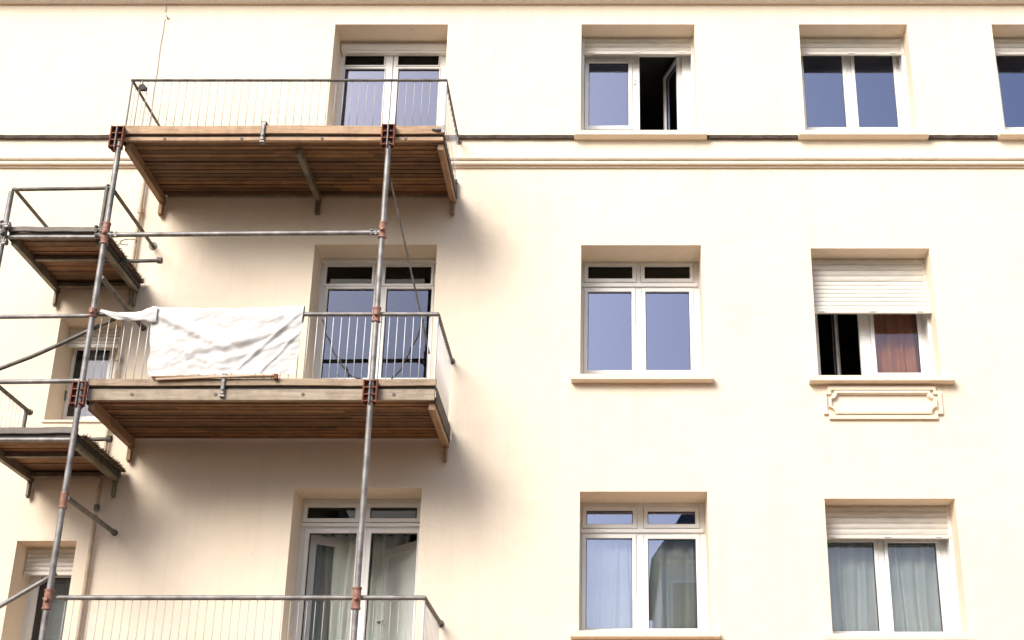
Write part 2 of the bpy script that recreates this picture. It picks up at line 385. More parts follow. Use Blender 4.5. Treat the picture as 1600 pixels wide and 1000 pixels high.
# ------------------------------------------------------------------ windows
def slab_holes(x0, x1, z0, z1, holes, yf, yb):
    """flat slab with rectangular holes"""
    xs = sorted({x0, x1} | {v for o in holes for v in o[:2]}); zs = sorted({z0, z1} | {v for o in holes for v in o[2:]})
    inside = lambda i, j: (0 <= i < len(xs) - 1 and 0 <= j < len(zs) - 1 and not any(o[0] < (xs[i] + xs[i + 1]) / 2 < o[1] and o[2] < (zs[j] + zs[j + 1]) / 2 < o[3] for o in holes))
    vc = {}; vs = []; fs = []
    def V(x, y, z):
        k = (round(x, 5), y, round(z, 5))
        if k not in vc: vc[k] = len(vs); vs.append((x, y, z))
        return vc[k]
    for i in range(len(xs) - 1):
        for j in range(len(zs) - 1):
            if not inside(i, j): continue
            a, b, c, d = xs[i], xs[i + 1], zs[j], zs[j + 1]
            fs.append((V(a, yf, c), V(b, yf, c), V(b, yf, d), V(a, yf, d)))
            fs.append((V(a, yb, d), V(b, yb, d), V(b, yb, c), V(a, yb, c)))
            if not inside(i - 1, j): fs.append((V(a, yf, c), V(a, yf, d), V(a, yb, d), V(a, yb, c)))
            if not inside(i + 1, j): fs.append((V(b, yf, d), V(b, yf, c), V(b, yb, c), V(b, yb, d)))
            if not inside(i, j - 1): fs.append((V(b, yf, c), V(a, yf, c), V(a, yb, c), V(b, yb, c)))
            if not inside(i, j + 1): fs.append((V(a, yf, d), V(b, yf, d), V(b, yb, d), V(a, yb, d)))
    return MB().add(vs, fs)
def ring(mb, r, w, yf, yb, xf=None):
    """mitred rectangular ring: hole r=(x0,x1,z0,z1), bar width w"""
    x0, x1, z0, z1 = r; ws = w if isinstance(w, tuple) else (w,) * 4
    o = [(x0 - ws[0], z0 - ws[2]), (x1 + ws[1], z0 - ws[2]), (x1 + ws[1], z1 + ws[3]), (x0 - ws[0], z1 + ws[3])]; i = [(x0, z0), (x1, z0), (x1, z1), (x0, z1)]
    vs = [(x, y, z) for y, q in ((yf, o), (yf, i), (yb, i), (yb, o)) for x, z in q]
    if xf: vs = [xf(v) for v in vs]
    fs = [(k * 4 + a, k * 4 + (a + 1) % 4, ((k + 1) % 4) * 4 + (a + 1) % 4, ((k + 1) % 4) * 4 + a) for k in range(4) for a in range(4)]
    return mb.add(vs, fs)
def rect(px, Y=FR + .025):
    l, r, t, b = px; ym = (t + b) / 2
    return (W(l, ym, Y).x, W(r, ym, Y).x, W(955, b, Y).z, W(955, t, Y).z)

def shutter(win, x0, x1, zt, zb, y0, slats, tilt=0, name='roller_shutter', bar=True):
    """roller shutter of convex slats hanging from zt to zb at depth y0; tilt pushes the foot outwards"""
    m_ = MB(); n = slats; hh = (zt - zb) / n
    for k in range(n):
        a = zt - k * hh; b = a - hh * .93; prof = []
        for q in range(6):
            t = q / 5; z = a + (b - a) * t
            y = y0 - .010 * math.sin(math.pi * t) - tilt * ((zt - z) / (zt - zb))
            prof.append((y, z))
        for q in reversed(range(6)):
            t = q / 5; z = a + (b - a) * t
            prof.append((y0 + .012 - tilt * ((zt - z) / (zt - zb)), z))
        m_.prism_x(prof, x0, x1)
    # dark web behind the slat joints
    m_.add([(x0, y0 + .006, zt), (x1, y0 + .006, zt), (x1, y0 + .006 - tilt, zb), (x0, y0 + .006 - tilt, zb)], [(0, 1, 2, 3)])
    o = m_.build(name, M['shutter'], win)
    if bar:
        MB().box(x0 - .004, x1 + .004, y0 - .022 - tilt, y0 + .016 - tilt, zb - .045, zb - .004).build('bottom_bar', M['shutter'], win, bevel=.004)
        s_ = MB()
        for t in (.07, .5, .9):
            xx = x0 + (x1 - x0) * t; s_.box(xx - .035, xx + .035, y0 - .034 - tilt, y0 - .0225 - tilt, zb - .030, zb - .012)
        s_.build('shutter_stop', M['white'], win, bevel=.003)
    return o

def fold_sheet(x0, x1, z0, z1, y, folds, amp, seed, gather=0):
    rnd = random.Random(seed); nx, nz = max(24, int(folds * 12)), 14; vs = []; ph = [rnd.uniform(0, 6.28) for _ in range(4)]
    for j in range(nz + 1):
        t = j / nz
        for i in range(nx + 1):
            u = i / nx
            uu = u + .02 * math.sin(u * 9 + ph[2]) * (1 - t)
            x = x0 + (x1 - x0) * u + .02 * math.sin(t * 3 + u * 7 + ph[3])
            w = math.sin(uu * folds * 6.283 + ph[0] + .35 * math.sin(t * 2.5)) + .35 * math.sin(uu * folds * 6.283 * 1.7 + ph[1])
            vs.append((x, y + amp * w * (.65 + .35 * (1 - t)), z0 + (z1 - z0) * t))
    fs = [(j * (nx + 1) + i, j * (nx + 1) + i + 1, (j + 1) * (nx + 1) + i + 1, (j + 1) * (nx + 1) + i) for j in range(nz) for i in range(nx)]
    return MB().add(vs, fs)
def curtain(x0, x1, z0, z1, y, folds, amp, m, label, seed=1, group=None):
    o = fold_sheet(x0, x1, z0, z1, y, folds, amp, seed).build('curtain', M[m], smooth=True, solid=.004, recalc=False)
    return tag(o, label, 'curtain', group)

def window(key, panes, label=None, glassmat='glass', sashw=.048, hinged={}, merge=(), sill=None, name='window', glassmats={}, noglass=()):
    """frame slab with one sash ring and one pane per rectangle; hinged[i]=(side, angle) opens sash i inwards"""
    x0, x1, z0, z1 = openings[key]
    rs = [rect(p) for p in panes]
    sw = sashw
    holes = []
    for r in rs: holes.append((r[0] - sw, r[1] + sw, r[2] - sw, r[3] + sw))
    # keep holes inside the opening and apart from each other
    holes = [(max(h[0], x0 + .012), min(h[1], x1 - .012), max(h[2], z0 + .02), min(h[3], z1 - .02)) for h in holes]
    fr = slab_holes(x0 - .01, x1 + .01, z0 - .02, z1 + .01, holes, FR, FR + .07).build(name, M['white'], bld, bevel=.004)
    if label: fr['label'] = label
    for i, (r, h_) in enumerate(zip(rs, holes)):
        g = .003
        w4 = (r[0] - h_[0] - g, h_[1] - r[1] - g, r[2] - h_[2] - g, h_[3] - r[3] - g)
        xf = None
        if i in hinged:
            side, ang = hinged[i]; hx = h_[0] if side == 'l' else h_[1]; c, s = math.cos(R(ang)), math.sin(R(ang))
            def xf(v, hx=hx, c=c, s=s, side=side):
                dx, dy = v[0] - hx, v[1] - (FR + .05)
                if side == 'l': return (hx + dx * c - dy * s, FR + .05 + dx * s + dy * c, v[2])
                return (hx + dx * c + dy * s, FR + .05 - dx * s + dy * c, v[2])
        sm = ring(MB(), r, w4, FR - .014, FR + .055, xf)
        sm.build('sash', M['white'], fr, bevel=.004)
        bd = ring(MB(), (r[0] + .007, r[1] - .007, r[2] + .007, r[3] - .007), .0075, FR + .012, FR + .05, xf)
        bd.build('gasket', M['gasket'], fr)
        if i in noglass: continue
        q = [(r[0], FR + .022, r[2]), (r[1], FR + .022, r[2]), (r[1], FR + .022, r[3]), (r[0], FR + .022, r[3]), (r[0], FR + .03, r[2]), (r[1], FR + .03, r[2]), (r[1], FR + .03, r[3]), (r[0], FR + .03, r[3])]
        if xf: q = [xf(v) for v in q]
        MB().add(q[:4], [(0, 1, 2, 3)]).build('pane', M[glassmats.get(i, glassmat)], fr)
    if key in SILLS:
        a, b = sill_x(key); sill_mb(a, b, z0 + .005).build('sill', M['trim'], fr, bevel=.008)
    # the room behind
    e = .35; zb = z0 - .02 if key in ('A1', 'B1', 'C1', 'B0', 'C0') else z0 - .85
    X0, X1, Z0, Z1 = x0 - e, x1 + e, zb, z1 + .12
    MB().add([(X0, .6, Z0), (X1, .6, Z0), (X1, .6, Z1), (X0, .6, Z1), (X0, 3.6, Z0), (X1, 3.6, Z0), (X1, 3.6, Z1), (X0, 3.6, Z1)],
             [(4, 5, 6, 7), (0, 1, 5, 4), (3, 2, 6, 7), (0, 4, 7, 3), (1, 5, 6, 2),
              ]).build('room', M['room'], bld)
    return fr
def guides(win, key, zb, y0=.30):
    x0, x1, z0, z1 = openings[key]
    for xa, xb in ((x0, x0 + .035), (x1 - .035, x1)):
        MB().box(xa - .005 if xa == x0 else xa, xb if xa == x0 else xb + .005, y0 - .012, FR - .002, z0 + .006, z1 - .002).build('guide_rail', M['white'], win, bevel=.003)
def zof(y, Y): return W(955, y, Y).z

# --- top row
w = window('A1', [(539.5, 601, 88.5, 104), (622.5, 686, 88.5, 104), (536, 598.5, 109.5, 205), (620, 684.5, 109.5, 205)], 'glazed double door behind the top platform, four panes', sashw=.016, name='balcony_door', glassmat='glass_mid', glassmats={0: 'glass_dark', 1: 'glass_dark'})
x0, x1, z0, z1 = openings['A1']
MB().box(x0 + .012, x1 - .01, .37, FR - .002, zof(77, .37), zof(68.5, .37)).build('shutter_box', M['white'], w, bevel=.004)
MB().box(x0 + .006, x1 - .006, .40, FR - .002, zof(68, .40), z1 - .004).build('head_moulding', M['white'], w, bevel=.004)
MB().box(x0 + .02, x1 - .01, .40, FR - .002, zof(82, .40), zof(78.5, .40)).build('shutter_bar', M['white'], w, bevel=.004)
# seam between the two leaves
xm = W(611.5, 140, FR).x; MB().box(xm - .004, xm + .004, FR - .004, FR + .01, z0, zof(84, FR)).build('leaf_seam', M['gasket'], w)

w = window('A2', [(920, 982, 100, 198.5), (1006, 1060, 92, 200)], 'top-floor window with its right sash swung open', hinged={1: ('r', 72)}, sashw=.055)
x0, x1, z0, z1 = openings['A2']
guides(w, 'A2', 0); shutter(w, x0 + .008, x1 - .008, z1 - .01, zof(81, .3), .30, 3)
p = W(992, 131, FR - .014)
MB().tube([(p.x, FR - .028, p.z), (p.x, FR + .01, p.z)], .008, 10).tube([(p.x + .006, FR - .024, p.z + .05), (p.x + .006, FR + .01, p.z + .05)], .005, 10).build('lock', M['dark_steel'], w, smooth='auto')
w = window('A3', [(1257, 1318, 80, 201), (1337, 1398, 80, 201)], 'two-pane top-floor window under a raised shutter', sashw=.05)
x0, x1, z0, z1 = openings['A3']; guides(w, 'A3', 0); shutter(w, x0 + .008, x1 - .008, z1 - .01, zof(82, .3), .30, 3)
w = window('A4', [(1562, 1625, 80, 201), (1642, 1704, 80, 201)], 'top-floor window cut by the edge of the view', sashw=.05)
x0, x1, z0, z1 = openings['A4']; guides(w, 'A4', 0); shutter(w, x0 + .008, x1 - .008, z1 - .01, zof(82, .3), .30, 3)
# --- middle row
w = window('B1', [(511, 582, 418, 445), (602.5, 674, 418, 445), (507.5, 580, 453, 592), (600.5, 671.5, 453, 592)], 'glazed double door behind the middle platform, dark upper panes', sashw=.035, name='balcony_door', glassmat='glass_deep', glassmats={0: 'glass_dark', 1: 'glass_dark'})
x0, x1, z0, z1 = openings['B1']
MB().box(x0 + .004, x1 - .004, .395, FR - .002, zof(409, .40), z1 - .004).build('head_frame', M['white'], w, bevel=.005)
w = window('B2', [(919, 988, 418, 437), (1007, 1077.5, 418, 437), (918.5, 987, 457.5, 580), (1009, 1078, 457.5, 580)], 'closed four-pane window on the middle floor', sashw=.05, glassmats={0: 'glass_dark', 1: 'glass_dark'})
x0, x1, z0, z1 = openings['B2']
zz = zof(446.5, FR); MB().box(x0 + .004, x1 - .02, FR - .03, FR - .002, zz - .022, zz + .022).build('transom_bar', M['white'], w, bevel=.006)
w = window('B3', [(1276, 1336, 470, 584), (1366, 1434, 470, 584)], 'window with a half-lowered tilted shutter and its left sash ajar', hinged={0: ('l', 52)}, sashw=.05, glassmat='glass_soft')
x0, x1, z0, z1 = openings['B3']
guides(w, 'B3', 0); shutter(w, x0 + .008, x1 - .008, z1 - .01, zof(440, .28), .29, 4, name='shutter_head', bar=False)
shutter(w, x0 + .012, x1 - .002, zof(441, .27), zof(485, .19), .265, 7, tilt=.08)
# --- bottom row
w = window('C1', [(481.5, 556, 794, 811), (579, 652, 794, 811), (477, 552, 834, 1010), (575, 648, 834, 1010)], 'glazed double door of the lowest floor with transom panes and grey curtains', sashw=.05, name='balcony_door', glassmat='glass_soft', glassmats={0: 'glass_dark', 1: 'glass_dark'}, noglass=(2, 3))
x0, x1, z0, z1 = openings['C1']
zz = zof(821, FR); MB().box(x0 + .004, x1 - .004, FR - .03, FR - .002, zz - .02, zz + .02).build('transom_bar', M['white'], w, bevel=.006)
w = window('C2', [(916.5, 988.5, 799, 820), (1012, 1086, 800, 820), (915.5, 988, 842, 983), (1013, 1088.5, 843, 983)], 'four-pane window on the lowest floor with pale curtains', sashw=.05)
x0, x1, z0, z1 = openings['C2']
zz = zof(830, FR); MB().box(x0 + .004, x1 - .02, FR - .03, FR - .002, zz - .022, zz + .022).build('transom_bar', M['white'], w, bevel=.006)
w = window('C3', [(1295.5, 1369, 848, 987), (1391, 1467, 849, 988)], 'lowest-floor window with grey curtains under a partly lowered shutter', sashw=.045, glassmat='glass_soft')
x0, x1, z0, z1 = openings['C3']
guides(w, 'C3', 0); shutter(w, x0 + .008, x1 - .008, z1 - .01, zof(836, .3), .30, 5)
# --- far left
w = window('B0', [(113, 166, 548, 652)], 'narrow glazed door on the far left with a raised shutter', sashw=.06, name='balcony_door', glassmat='glass_soft')
x0, x1, z0, z1 = openings['B0']
shutter(w, x0 + .01, x1 - .01, z1 - .02, zof(538, .3), .30, 4)
MB().box(x0 - .02, x1 + .02, -.02, .47, z0 - .028, z0 + .004).build('sill', M['trim'], w, bevel=.008)
hp = W(103, 612, FR - .03); MB().tube([(hp.x, FR - .03, hp.z), (hp.x, FR + .01, hp.z)], .012, 10).tube([(hp.x, FR - .03, hp.z), (hp.x + .005, FR - .03, hp.z - .11)], .008, 10).build('handle', M['dark_steel'], w, smooth='auto')
w = window('C0', [(53, 110, 903, 1050)], 'narrow glazed door on the far left of the lowest floor', sashw=.07, name='balcony_door', glassmat='glass_soft')
x0, x1, z0, z1 = openings['C0']
shutter(w, x0 + .01, x1 - .01, z1 - .02, zof(893, .3), .30, 5)

# curtains ---------------------------------------------------------------
def cpx(l, r, t, b, Y): 
    ym = (t + b) / 2; return W(l, ym, Y).x, W(r, ym, Y).x, W(955, b, Y).z, W(955, t, Y).z
a = cpx(1357, 1445, 440, 600, .64); curtain(*a, .64, 4.5, .035, 'curtain_brown', 'rust brown curtain behind the half-shuttered window with the plaster panel below', 3)
a = cpx(1286, 1380, 830, 1010, .64); curtain(*a, .64, 5, .035, 'curtain', 'grey curtain in the left half of the low right-hand shuttered window', 4)
a = cpx(1381, 1478, 830, 1010, .64); curtain(*a, .64, 4.6, .035, 'curtain', 'grey curtain in the right half of the low right-hand shuttered window', 5)
a = cpx(912, 996, 830, 1010, .64); curtain(*a, .64, 5, .03, 'curtain', 'pale curtain behind the blue left pane of the closed lowest-floor window', 6)
a = cpx(1004, 1100, 830, 1010, .64); curtain(*a, .64, 4.2, .035, 'curtain', 'grey curtain behind the right pane reflecting a house', 7)
a = cpx(476, 548, 836, 1090, .92); curtain(*a, .92, 4, .05, 'curtain', 'grey green curtain in the left leaf of the lowest glazed door', 8)
a = cpx(572, 634, 836, 1090, 1.2); curtain(*a, 1.2, 3.4, .05, 'curtain', 'dark grey curtain in the right leaf of the lowest glazed door', 9)
a = cpx(126, 168, 540, 660, .64); curtain(*a, .64, 4, .03, 'curtain_white', 'white sheer curtain behind the far left middle glazed door', 10)
a = cpx(66, 112, 895, 1060, .64); curtain(*a, .64, 1.5, .012, 'curtain_white', 'white blind cloth behind the far left lowest glazed door', 11)

# inner door leaves standing open behind the lowest glazed door
def leaf(name, hx, zb, zt, wdt, ang, label, y=.70, pm='glass_soft'):
    rt = thing(name, (hx, y, zb), label, 'door')
    c, s = math.cos(R(ang)), math.sin(R(ang)); wd = wdt
    def xf(v): dx, dy = v[0] - hx, v[1] - y; return (hx + dx * c - dy * s, y + dx * s + dy * c, v[2])
    lo, hi = (hx, hx + wd) if wd > 0 else (hx + wd, hx)
    ring(MB(), (lo + .09, hi - .09, zb + .14, zt - .10), (.09, .09, .14, .10), y - .02, y + .02, xf).build('leaf_frame', M['white'], rt, bevel=.004)
    g = [xf(v) for v in [(lo + .085, y, zb + .13), (hi - .085, y, zb + .13), (hi - .085, y, zt - .09), (lo + .085, y, zt - .09)]]
    MB().add(g, [(0, 1, 2, 3)]).build('pane', M[pm], rt)
    hz = zb + .95; hxx = hi - .045 if wd > 0 else lo + .045
    MB().tube([xf((hxx, y - .02, hz)), xf((hxx, y - .07, hz))], .011, 10).tube([xf((hxx, y - .065, hz)), xf((hxx - .10 * (1 if wd > 0 else -1), y - .065, hz))], .009, 10).build('handle', M['dark_steel'], rt, smooth='auto')
x0, x1, z0, z1 = openings['C1']
leaf('inner_door', x0 + .06, z0, zof(830, .55), .72, 38, 'white glazed inner door leaf standing ajar behind the lowest door, left leaf')
leaf('inner_door', x1 - .06, z0, zof(838, .55), -.74, -46, 'white inner door leaf with a solid white panel opened into the room, right leaf of the lowest door', pm='curtain_white')

# ------------------------------------------------------------------ scaffolding
def flange(mb, x, z, r=.045):
    mb.tube([(x, .004, z), (x, -.012, z)], r, 14); return mb
def plank_deck(x0, x1, y0, y1, zb, th, n):
    m_ = MB(); wdt = (y1 - y0) / n
    for k in range(n):
        j = random.uniform(-.004, .004); e = random.uniform(-.006, .006)
        xj = x0 + (x1 - x0) * random.uniform(.2, .8) if x1 - x0 > 2 else None
        for xa, xb in (((x0 + e, xj - .002), (xj + .002, x1 + e)) if xj else ((x0 + e, x1 + e),)):
            j2 = random.uniform(-.003, .003)
            m_.box(xa, xb, y0 + k * wdt + .009, y0 + (k + 1) * wdt - .009, zb + j + j2, zb + th + j + j2)
    m_.box(x0 + .02, x1 - .02, y0 + .01, y1 - .01, zb + th + .005, zb + th + .017)  # unseen backing sheet added to stop light leaking through the plank gaps
    return m_
def bowed_board(x0, x1, y0, y1, z0, z1, sag=.008, seed=0):
    n = 24; vs = []
    for i in range(n + 1):
        t = i / n; x = x0 + (x1 - x0) * t; w = sag * noise.noise(Vector((t * 3 + seed, seed, 0))) + .2 * sag * noise.noise(Vector((t * 14 + seed, 0, 2)))
        vs += [(x, y0, z0 + w), (x, y1, z0 + w), (x, y1, z1 + w), (x, y0, z1 + w)]
    fs = [(i * 4 + k, i * 4 + (k + 1) % 4, i * 4 + 4 + (k + 1) % 4, i * 4 + 4 + k) for i in range(n) for k in range(4)] + [(3, 2, 1, 0), (n * 4, n * 4 + 1, n * 4 + 2, n * 4 + 3)]
    return MB().add(vs, fs)

def clip_mb(x, Y, z0, z1):
    m_ = MB(); m_.box(x - .022, x + .022, Y - .03, Y - .012, z0, z1).box(x - .030, x + .030, Y - .03, Y + .06, z1 - .012, z1).box(x - .016, x + .016, Y - .042, Y - .03, z0 + .03, z1 - .05)
    m_.tube([(x, Y - .055, z0 + (z1 - z0) * .3), (x, Y - .03, z0 + (z1 - z0) * .3)], .013, 8); m_.box(x - .028, x + .028, Y - .036, Y + .03, z0, z0 + .014)
    return m_

baluster_mesh = {}
def baluster(parent, x, y, z0, z1, r, m):
    key = (round(z1 - z0, 3), r, m)
    if key not in baluster_mesh:
        o = MB().tube([(x, y, z0), (x, y, z1)], r, 6).build('baluster', M[m], parent, smooth=True); baluster_mesh[key] = o; return o
    o = baluster_mesh[key].copy(); COL.objects.link(o); o.parent = parent; o.location = Vector((x, y, z0)) - wloc(parent); return o

def platform(label, xl, xr, yb, Yf, toe_y, edge_h, rail_y=None, rail_r=.02, toe='fresh', edge='fresh', beams=(), mid=(), planks=12, nbal=40, bal='bar', clips=(), stub=.16, depth_back=-.03, side_n=12, back_strip=True, rail_x=None, bw=.07, bh=.11, side_left=True, side_right=True, bm='fresh_y', mm='bracket_steel', bal_r=.0048):
    a, b = W(xl, yb, Yf), W(xr, yb, Yf); x0, x1, zd = a.x, b.x, a.z
    rt = thing('scaffold_platform', ((x0 + x1) / 2, 0, zd - edge_h), label, 'platform', 'scaffold platforms on the facade')
    zt = W(955, toe_y, Yf).z
    bowed_board(x0, x1, Yf - .012, Yf + .025, zd + .03, zt, .012, xl).build('toe_board', M[toe], rt, bevel=.004)
    bowed_board(x0 + .01, x1 - .01, Yf + .005, Yf + .055, zd - edge_h, zd - .006, .004, xl + 5).build('edge_beam', M[edge], rt, bevel=.004)
    MB().box(x0 + .005, x1 - .005, Yf + .020, Yf + .06, zd - .003, zd + .035).build('shadow_gap_strip', M['black_steel_and_shade'], rt)  # dark strip standing in for the shadow gap under the toe board
    for xx in (x0 + .002, x1 + .004):
        MB().box(xx - .004, xx + .004, Yf + .03, -.03, zd - edge_h - .03, zd + .02).build('end_strip', M['black_steel_and_shade'], rt, bevel=.002)
    zp = zd - edge_h + .018
    plank_deck(x0 + .01, x1 - .01, Yf + .06, depth_back, zp, .036, planks).build('deck', M['deck'], rt)
    for k, xx in enumerate((x0 + .05, x1 - .04)):
        m_ = MB().box(xx - bw / 2, xx + bw / 2, Yf + .062, -.012, zp - bh, zp - .004); m_.box(xx - bw / 2 + .012, xx + bw / 2 - .012, -.085, -.014, zp - bh - stub, zp - bh - .002)
        m_.tube([(xx, -.05, zp - bh - stub), (xx, -.05, zp - bh - stub - .02)], .018, 8)
        m_.build('support_beam', M[bm], rt, bevel=.005)
    for px in mid:
        xx = W(px, yb, Yf).x
        MB().box(xx - .032, xx + .032, Yf + .2, -.012, zp - .09, zp - .004).box(xx - .028, xx + .028, -.075, -.014, zp - .26, zp - .09).build('cross_bracket', M[mm], rt, bevel=.004)
    if back_strip:
        MB().box(x0 + .1, x1 - .08, -.028, -.004, zp - .02, zp + .02).build('back_strip', M['grey_wood'], rt)
    for px in clips:
        xx = W(px, yb, Yf).x; clip_mb(xx, Yf, zd - max(.09, edge_h * .8), zt + .05).build('board_clip', M['steel'], rt, bevel=.003)
    if rail_y:
        zr = W(955, rail_y, Yf).z
        rl, rr_ = (W(rail_x[0], rail_y, Yf).x, W(rail_x[1], rail_y, Yf).x) if rail_x else (x0 + .01, x1 - .01)
        m_ = MB().tube([(rl - .012, Yf, zr), (rr_ + .012, Yf, zr)], rail_r, 12)
        m_.build('handrail', M['dark_steel'] if rail_r < .022 else M['steel'], rt, smooth='auto')
        for on, xx in ((side_left, rl), (side_right, rr_)):
            if not on: continue
            m_ = MB().tube([(xx, Yf + .01, zr), (xx, -.004, zr)], rail_r * .95, 10); flange(m_, xx, zr, .04)
            m_.build('side_rail', M['dark_steel'], rt, smooth='auto')
            MB().tube([(xx, Yf + .008, zd + .05), (xx, Yf + .008, zr)], .011, 8).build('corner_post', M['bar' if xx == rr_ else 'steel'], rt, smooth='auto')
            for k in range(1, side_n):
                baluster(rt, xx, Yf + (-.03 - Yf) * k / side_n, zd, zr, bal_r, bal)
        for k in range(1, nbal):
            baluster(rt, rl + (rr_ - rl) * k / nbal, Yf + .008, zd + .05, zr, bal_r, bal)
    if edge_h > .04:
        for t in (.13, .37, .62, .88):
            bx = x0 + (x1 - x0) * t; bz = zd - edge_h * .5
            MB().tube([(bx, Yf - .006, bz), (bx, Yf + .02, bz)], .011, 6).tube([(bx, Yf - .002, bz), (bx, Yf + .01, bz)], .018, 12).build('bolt', M['dark_steel'], rt, smooth='auto')
    rt['x0'] = x0; rt['x1'] = x1; rt['zd'] = zd; rt['zt'] = zt
    return rt

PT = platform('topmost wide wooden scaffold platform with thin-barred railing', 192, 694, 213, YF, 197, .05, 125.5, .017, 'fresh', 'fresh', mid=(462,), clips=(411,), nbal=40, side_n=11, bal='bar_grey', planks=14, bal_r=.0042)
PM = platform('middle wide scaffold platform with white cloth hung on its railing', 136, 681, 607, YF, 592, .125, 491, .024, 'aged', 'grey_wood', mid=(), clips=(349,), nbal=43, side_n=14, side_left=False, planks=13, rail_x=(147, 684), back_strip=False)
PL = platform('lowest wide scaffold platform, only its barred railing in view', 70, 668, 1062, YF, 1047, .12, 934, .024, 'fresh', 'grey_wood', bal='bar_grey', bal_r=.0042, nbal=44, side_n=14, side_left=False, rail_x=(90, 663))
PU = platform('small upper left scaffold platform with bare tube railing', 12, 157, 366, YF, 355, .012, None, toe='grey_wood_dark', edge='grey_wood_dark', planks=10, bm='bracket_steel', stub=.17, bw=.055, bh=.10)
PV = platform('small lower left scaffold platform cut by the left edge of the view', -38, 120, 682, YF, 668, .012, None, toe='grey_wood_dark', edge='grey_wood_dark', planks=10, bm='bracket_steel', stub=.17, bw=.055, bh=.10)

# wall anchors at the right end of the big platforms
for rt, label, px, y0, y1 in ((PT, 'dark toothed wall anchor right of the topmost platform', 711, 280, 310), (PM, 'dark toothed wall anchor right of the middle platform', 695, 652, 685)):
    p, q = W(px, y0, -.05), W(px, y1, -.05)
    an = thing('wall_anchor', (p.x, 0, q.z), label, 'bracket', 'dark wall anchors at the platform ends')
    m_ = MB().box(p.x - .028, p.x + .022, -.035, -.002, q.z, p.z); n = 7
    for k in range(n):
        z = q.z + (p.z - q.z) * (k + .5) / n; m_.box(p.x - .022, p.x + .03, -.075 - .02 * (k % 2), -.034, z - .010, z + .010)
    m_.build('anchor_plate', M['dark_steel'], an, bevel=.003)
    m2 = MB()
    for k in (0.15, .85): m2.tube([(p.x, -.05, q.z + (p.z - q.z) * k), (p.x, -.11, q.z + (p.z - q.z) * k)], .012, 8)
    m2.build('bolt', M['steel'], an, smooth='auto')

# --- tubes of the small platforms' railings
def tube_thing(name, label, pts, r, m='steel', ends=(), group=None, cat='tube', couplers=()):
    pts = [Vector(p) for p in pts]; mid = sum(pts, Vector()) / len(pts); base = Vector((mid.x, mid.y, min(p.z for p in pts)))
    rt = thing(name, base, label, cat, group)
    MB().tube(pts, r, 14).build('tube_body', M[m], rt, smooth='auto')
    for p in couplers: coupler(rt, *p)
    for p, sz in ends:
        p = Vector(p); MB().tube([p + Vector((0, .0, 0)), p + Vector((0, .03, 0))], sz, 12).build('end_plate', M['dark_steel'], rt, smooth='auto')
    return rt
def coupler(parent, c, axis='z', r=.042, l=.16, m='red', lug=True):
    """cast sleeve round a tube with a bolted lug"""
    c = Vector(c); m_ = MB(); ax = {'x': Vector((1, 0, 0)), 'z': Vector((0, 0, 1)), 'y': Vector((0, 1, 0))}[axis]
    m_.tube([c - ax * l / 2, c + ax * l / 2], r, 16)
    for s_ in (-1, 1): m_.tube([c + ax * (l / 2 - .012) * s_ - ax * .008, c + ax * (l / 2 - .012) * s_ + ax * .008], r * 1.14, 16)
    if lug:
        o = Vector((.0, -r, 0)); m_.box(c.x - .015, c.x + .015, c.y - r - .03, c.y - r + .02, c.z - .02, c.z + .02)
        m_.tube([(c.x - .03, c.y - r - .018, c.z), (c.x + .03, c.y - r - .018, c.z)], .009, 8)
    return m_.build('coupler', M[m], parent, smooth='auto')
def swivel(parent, c, m='steel', s=1.0):
    """small bolted swivel clamp"""
    c = Vector(c); m_ = MB()
    m_.tube([c + Vector((-.05 * s, 0, 0)), c + Vector((.05 * s, 0, 0))], .036 * s, 14)
    m_.tube([c + Vector((-.035 * s, -.03 * s, -.045 * s)), c + Vector((-.035 * s, -.03 * s, .045 * s))], .009 * s, 8)
    m_.tube([c + Vector((.03 * s, -.034 * s, -.05 * s)), c + Vector((.03 * s, -.034 * s, .04 * s))], .009 * s, 8)
    m_.box(c.x - .05 * s, c.x - .018 * s, c.y - .05 * s, c.y - .015 * s, c.z + .02 * s, c.z + .04 * s).box(c.x + .012 * s, c.x + .05 * s, c.y - .05 * s, c.y - .015 * s, c.z - .04 * s, c.z - .022 * s)
    return m_.build('clamp', M[m], parent, smooth='auto', bevel=.002)
def box_clamp(parent, px, y0, y1, Y):
    """rusted open casting of two rows of cells that ties the deck edge to the standard"""
    a, b = W(px, y0, Y), W(px, y1, Y); x, zt, zb = a.x, a.z, b.z; wd = .068; m_ = MB(); H = zt - zb
    m_.add([(x - wd, Y + .01, zt), (x + wd, Y + .01, zt), (x + wd, Y + .01, zb + H * .12), (x + wd * .55, Y + .01, zb), (x - wd * .55, Y + .01, zb), (x - wd, Y + .01, zb + H * .12),
            (x - wd, Y + .035, zt), (x + wd, Y + .035, zt), (x + wd, Y + .035, zb + H * .12), (x + wd * .55, Y + .035, zb), (x - wd * .55, Y + .035, zb), (x - wd, Y + .035, zb + H * .12)],
           [(0, 1, 2, 3, 4, 5), (11, 10, 9, 8, 7, 6)] + [(i, (i + 1) % 6, 6 + (i + 1) % 6, 6 + i) for i in range(6)])
    for xx in (-wd, 0, wd): m_.box(x + xx - .008, x + xx + .008, Y - .045, Y + .012, zb + (H * .10 if xx else 0), zt)
    for t in (0.16, .42, .7, .975): m_.box(x - wd + .009, x - .009, Y - .04, Y + .011, zb + H * t - .007, zb + H * t + .007).box(x + .009, x + wd - .009, Y - .04, Y + .011, zb + H * t - .007, zb + H * t + .007)
    m_.build('deck_clamp', M['rust'], parent, bevel=.003)
    MB().tube([(x, Y - .052, zb + .02), (x, Y - .052, zt - .01)], .009, 8).build('clamp_pin', M['steel'], parent, smooth='auto')

